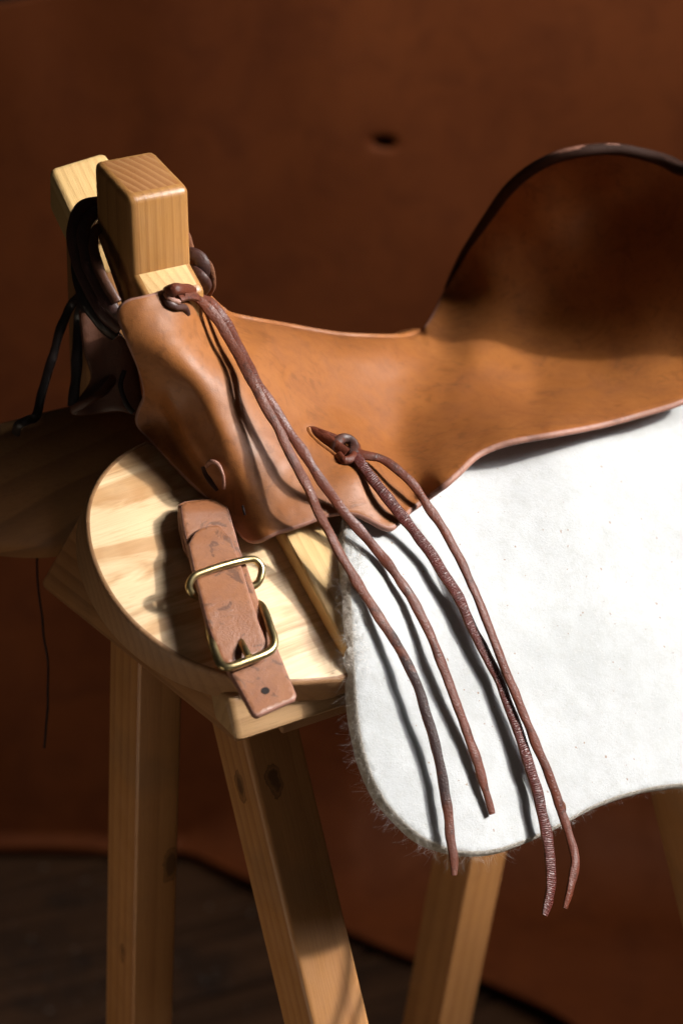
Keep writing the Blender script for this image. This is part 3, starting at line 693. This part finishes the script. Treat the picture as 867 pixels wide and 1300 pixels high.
# ------------------------------------------------------------------ felt pad
felt_px = [(438, 684), (441, 720), (446, 765), (448, 810), (451, 860), (455, 910), (463, 955), (477, 995), (500, 1030), (530, 1058), (560, 1074), (590, 1081), (625, 1079), (665, 1067),
           (710, 1046), (755, 1022), (800, 1006), (850, 996), (900, 993), (960, 975), (1010, 930), (1020, 800), (1000, 560), (940, 470), (867, 480), (760, 505), (640, 530), (560, 570), (490, 620), (450, 640)]
pad = thing('felt_pad', 'thick white wool felt pad with fuzzy edges hanging under the leather seat', 'saddle pad', W(0.2, -0.05, -0.12))
felt_poly = smooth_poly(felt_px, 4)
pad_o = sheet('felt', felt_poly, d_felt, 0.011, [M['felt'], M['feltedge']], pad, 7, 0.5)
def fuzz():
    vs = []; fs = []; rf = random.Random(5)
    edge = [q for q in resample2(felt_poly, 1.0) if not (q[0] > 880 or (q[1] < 650))]
    def hair(p, d0, ln, wd, seed):
        nseg = 5; pts = [p]; d = d0.copy()
        cv = Vector((rf.gauss(0, 1), rf.gauss(0, 1), rf.gauss(0, 1))) * 1.0
        for _ in range(nseg):
            d = (d + cv * rf.uniform(0.1, 0.9)).normalized(); pts.append(pts[-1] + d * (ln / nseg))
        b = len(vs)
        for i, q in enumerate(pts):
            t = (pts[min(i + 1, nseg)] - pts[max(i - 1, 0)]).normalized(); sd = t.cross(Fw).normalized() * wd * (1 - 0.7 * i / nseg); s2 = t.cross(sd).normalized() * sd.length
            vs.extend([q + sd, q - sd * 0.5 + s2 * 0.87, q - sd * 0.5 - s2 * 0.87])
        for i in range(nseg):
            for k in range(3): a = b + i * 3 + k; c = b + i * 3 + (k + 1) % 3; fs.append((a, c, c + 3, a + 3))
    L = len(edge)
    for i, (x, y) in enumerate(edge):
        x2, y2 = edge[(i + 3) % L]; tx, ty = x2 - x, y2 - y; ln = math.hypot(tx, ty)
        if ln > 12 or ln == 0: continue
        nx, ny = -ty / ln, tx / ln
        if inside(x + nx * 3, y + ny * 3, felt_poly): nx, ny = -nx, -ny
        outd = (Rt * nx - Up * ny)
        for _ in range(26 if x < 600 else 12):
            dep = d_felt(x, y) + rf.uniform(-0.001, 0.0085)
            p = P(x - nx * rf.uniform(0, 2), y - ny * rf.uniform(0, 2), dep)
            tt = Rt * (tx / ln) - Up * (ty / ln)
            lg = rf.random(); l_ = rf.uniform(0.0008, 0.0028) if lg < 0.91 else rf.uniform(0.004, 0.018 if x < 640 else 0.008)
            hair(p, (outd * 0.7 + tt * rf.gauss(0, 1.3) + Fw * rf.gauss(0, 0.4)).normalized(), l_, 0.000034, i)
    # loose hairs on the face
    for _ in range(6000):
        x = rf.uniform(445, 880); y = rf.uniform(560, 1080)
        if not inside(x, y, felt_poly): continue
        a = rf.uniform(0, 6.28)
        hair(P(x, y, d_felt(x, y) + 0.0002), (Rt * math.cos(a) + Up * math.sin(a) - Fw * 0.5).normalized(), rf.uniform(0.001, 0.004), 0.00004, 0)
    # wool curling over the front edge beneath the seat
    for _ in range(700):
        x = rf.gauss(447, 9); y = rf.uniform(672, 850)
        if x < 437: x = 437 + rf.random() * 8
        a = rf.uniform(0, 6.28)
        hair(P(x, y, d_felt(max(x, 441), y) - 0.0005), (Rt * math.cos(a) + Up * math.sin(a) - Fw * 0.9).normalized(), rf.uniform(0.003, 0.009), 0.00007, 0)
    o = link('wool_fuzz', vs, fs, M['fuzz'], pad); o['kind'] = 'stuff'
fuzz()

# ------------------------------------------------------------------ saddle strings (tan/red thongs)
def base_d(x, y):
    if inside(x, y, seat_px): return d_seat(x, y)
    return d_felt(x, y)
def string(ctrl, seed, w_=0.0056, t_=0.0027, mat='thong', tap=None, tw=None):
    pts = [P(x, y, base_d(x, y) - dd * (1 if inside(x, y, seat_px) else (0.62 if seed < 3 else 0.75))) for x, y, dd in ctrl]
    # smooth the depth so that the string bridges steps instead of following them
    for _ in range(2):
        ds = [pxof(p) for p in pts]
        for i in range(1, len(pts) - 1):
            x, y, d = ds[i]; pts[i] = P(x, y, min(d, 0.25 * ds[i - 1][2] + 0.5 * d + 0.25 * ds[i + 1][2]))
    return ribbon('saddle_string', pts, [M[mat], M['thong_tan']], sad, w_, t_, (-Fw * 0.9 + U * 0.1), wob=0.3, seed=seed, n=8, taper=tap, power=5.5, twist=tw or (lambda t: -0.42 + 0.35 * noise.noise(Vector((t * 3, seed, 0)))))
endt = lambda t: 1 - 0.45 * max(0, (t - 0.9) / 0.1) ** 2
s1 = string([(232, 372, 0.003), (252, 380, 0.009), (272, 400, 0.014), (295, 438, 0.019), (320, 484, 0.022), (345, 530, 0.023), (372, 583, 0.022), (395, 628, 0.020), (418, 678, 0.010), (446, 727, 0.010), (482, 785, 0.012), (517, 842, 0.013), (541, 905, 0.015), (557, 965, 0.014), (568, 1030, 0.012), (574, 1075, 0.010), (576, 1112, 0.010)], 1, mat='thong_worn', tap=endt)
s2 = string([(226, 378, 0.004), (246, 375, 0.009), (268, 384, 0.014), (285, 405, 0.018), (305, 443, 0.022), (333, 495, 0.024), (366, 545, 0.022), (400, 598, 0.018), (438, 652, 0.010), (475, 694, 0.011), (508, 738, 0.013), (540, 792, 0.014), (567, 860, 0.013), (592, 928, 0.010), (611, 985, 0.007), (625, 1034, 0.006)], 2, tap=endt)
s3 = string([(448, 576, 0.006), (462, 594, 0.008), (490, 630, 0.012), (520, 668, 0.014), (548, 705, 0.014), (578, 752, 0.013), (604, 806, 0.010), (634, 866, 0.009), (660, 935, 0.010), (680, 1000, 0.011), (694, 1060, 0.010), (699, 1110, 0.012), (697, 1140, 0.012), (691, 1163, 0.014)], 3, 0.0064, mat='thong_rib', tap=endt)
s4 = string([(446, 572, 0.006), (462, 577, 0.012), (485, 583, 0.017), (510, 601, 0.019), (540, 637, 0.020), (570, 685, 0.019), (598, 740, 0.018), (622, 800, 0.017), (646, 862, 0.016), (672, 925, 0.016), (697, 985, 0.014), (714, 1035, 0.012), (727, 1078, 0.011), (728, 1110, 0.012), (717, 1154, 0.014)], 4, 0.0052, tap=endt)
for s_, l_ in ((s1, 'upper string whose dark worn end hangs lowest at the left'), (s2, 'shorter upper string ending on the white felt'), (s3, 'dark ribbed string from the lower knot'), (s4, 'outer string from the lower knot with a frayed kink')): s_['label'] = l_
# frayed kink on the last string
ribbon('string_end', [P(709, 1016, base_d(709, 1016) - 0.0095), P(715, 1022, base_d(715, 1022) - 0.0105), P(716, 1030, base_d(715, 1030) - 0.0095)], M['thong_tan'], s4, 0.0025, 0.0018, -Fw)
# knot at the upper hole: short loop over the leather
def kn_(px, w_, t_, mat='thong', nm='string_knot', **k): return ribbon(nm, [P(x, y, d_seat(x, y) - dd) for x, y, dd in px], M[mat], sad, w_, t_, -Fw, wob=0.25, n=6, **k)
kn_([(212, 374, -0.002), (214, 372, 0.003), (224, 367, 0.006), (238, 368, 0.008), (250, 374, 0.007)], 0.0068, 0.005)
kn_([(209, 374, 0.0), (213, 384, 0.003), (224, 389, 0.004), (234, 390, 0.001), (238, 399, -0.001)], 0.004, 0.0032, 'thong_dark', seed=3)
kn_([(210, 372, 0.002), (216, 380, 0.005), (228, 384, 0.005)], 0.003, 0.003, 'seat_edge', seed=5)
# knot at the lower slit
kn_([(392, 547, -0.002), (400, 549, 0.002), (414, 557, 0.004), (428, 566, 0.006), (440, 575, 0.006)], 0.0062, 0.004, 'thong', seed=6)
kn_([(396, 546, -0.001), (408, 550, 0.004), (424, 556, 0.007), (436, 562, 0.008)], 0.005, 0.004, 'thong', seed=7)
kn_([(424, 572, 0.002), (427, 562, 0.007), (434, 556, 0.010), (443, 558, 0.011), (449, 566, 0.009), (448, 578, 0.005), (443, 586, 0.002)], 0.006, 0.0045, 'thong_dark', seed=8)
kn_([(430, 578, 0.003), (436, 584, 0.006), (446, 582, 0.008), (453, 574, 0.007), (452, 566, 0.004)], 0.005, 0.004, 'thong', seed=9)
# slit edges
ribbon('slit_edge', [P(x, y, d_seat(x, y) - 0.0002) for x, y in [(391, 543), (394, 552), (404, 562), (420, 574), (436, 588)]], M['seat'], sad, 0.003, 0.002, -Fw)
ribbon('stitch_hole_shade', [P(x, y, d_seat(x, y) - 0.0001) for x, y in [(308, 642), (309, 648), (311, 654)]], M['thong_black'], sad, 0.0012, 0.0006, -Fw)  # black strip standing in for the shade inside a small hole

# ------------------------------------------------------------------ buckle strap
def d_st(x, y): return d_h(x, y, 0.0145 + 0.000018 * max(0, y - 700)) + 0.005 * (max(0, 652 - y) / 18) ** 2 + 0.0012 * math.sin((y - 640) / 28)
low = [(231, 643), (236, 638), (258, 635), (278, 631), (286, 635), (293, 660), (303, 696), (312, 718), (331, 774), (354, 830), (375, 882), (374, 886), (327, 907), (323, 905), (303, 868), (282, 834), (266, 795), (249, 728), (241, 696), (234, 667)]
strap = sheet('buckle_strap', resample2(low, 5), d_st, 0.0042, [M['strap'], M['seat_edge']], sad, 4, 0.5); strap['label'] = 'short tan strap with brass ring and buckle hanging over the pale board'
upl = [(241, 691), (249, 676), (256, 671), (274, 667), (280, 669), (292, 683), (303, 711), (315, 752), (328, 792), (338, 816), (334, 828), (290, 842), (281, 834), (266, 795), (249, 728)]
def d_up(x, y): return d_st(x, y) - 0.0046 + 0.0012 * (1 - sstep(668, 690, y))
def sub(o, par):
    o.parent = par; o.matrix_parent_inverse = par.matrix_world.inverted(); return o
SM = bpy.data.objects['buckle_strap']
smw = Matrix.Translation(sum((P(x, y, d_st(x, y)) for x, y in low), Vector()) / len(low))
def child_of_strap(o):
    mw = o.matrix_world.copy(); o.parent = strap
    pw = strap_world; o.matrix_parent_inverse = Matrix.Identity(4); o.matrix_local = pw.inverted() @ mw
# the strap's own world matrix (parent offsets cancel by construction)
bpy.context.view_layer.update()
strap_world = strap.matrix_world.copy()
def sublink(fn):
    o = fn(); bpy.context.view_layer.update(); mw = o.matrix_world.copy(); o.parent = strap; o.matrix_parent_inverse = strap_world.inverted(); o.matrix_world = mw; return o
sublink(lambda: sheet('strap_overlap', resample2(upl, 5), d_up, 0.0038, [M['strap'], M['seat_edge']], None, 4, 0.5))
bk = [(229, 650), (229, 640), (236, 637), (258, 634), (278, 630), (285, 634), (291, 662), (300, 700), (246, 712), (236, 694), (230, 668)]
sublink(lambda: sheet('strap_fold', resample2(bk, 5), lambda x, y: d_st(x, y) + 0.0065 - 0.004 * (max(0, 652 - y) / 18) ** 2, 0.0038, [M['strap'], M['seat_edge']], None, 5, 0.5))
def wire(nm, px, r, closed=False, **k):
    return sublink(lambda: ribbon(nm, [P(x, y, d_st(x, y) - dd) for x, y, dd in px], M['brass'], None, r * 2, r * 2, -Fw, power=2, closed=closed, n=6, **k))
wire('keeper_ring', [(250, 757, -0.005), (243, 753, -0.001), (240, 744, 0.003), (246, 732, 0.0068), (262, 725, 0.0078), (280, 719, 0.0080), (298, 714, 0.0078), (312, 711, 0.0062), (324, 711, 0.003), (332, 721, 0.000), (330, 735, -0.003), (322, 744, -0.006), (300, 748, -0.007), (270, 754, -0.007), (250, 757, -0.005)], 0.0021, True)
wire('buckle_frame', [(300, 774, -0.007), (322, 767, -0.006), (331, 769, -0.002), (337, 780, 0.0020), (343, 797, 0.0050), (348, 813, 0.0068), (345, 824, 0.0076), (335, 831, 0.0080), (312, 840, 0.0082), (291, 847, 0.0078), (281, 844, 0.0066), (275, 833, 0.0045), (269, 815, 0.0015), (266, 800, -0.003), (269, 790, -0.006), (285, 780, -0.007), (300, 774, -0.007)], 0.0024, True)
wire('buckle_tongue', [(304, 812, 0.000), (307, 817, 0.0045), (311, 825, 0.0088), (316, 834, 0.0105)], 0.0020, taper=lambda t: 1.0)
def disc(nm, x, y, rx, ry, dd, mat):
    vs = [P(x, y, d_up(x, y) - dd if nm == 'x' else d_st(x, y) - dd)]; n = 18
    for i in range(n):
        a = 2 * math.pi * i / n; k = 1 + 0.12 * noise.noise(Vector((x, i * 0.7, 0)))
        xx, yy = x + rx * k * math.cos(a), y + ry * k * math.sin(a); vs.append(P(xx, yy, d_st(xx, yy) - dd))
    return sublink(lambda: link(nm, vs, [(0, 1 + (i + 1) % n, 1 + i) for i in range(n)], mat))
disc('strap_hole_shade', 337, 877, 5.5, 4.5, 0.0003, M['hole'])  # flat dark disc on the strap in place of a shaded hole
disc('tongue_hole_shade', 305, 817, 5.5, 8, 0.0043, M['hole'])
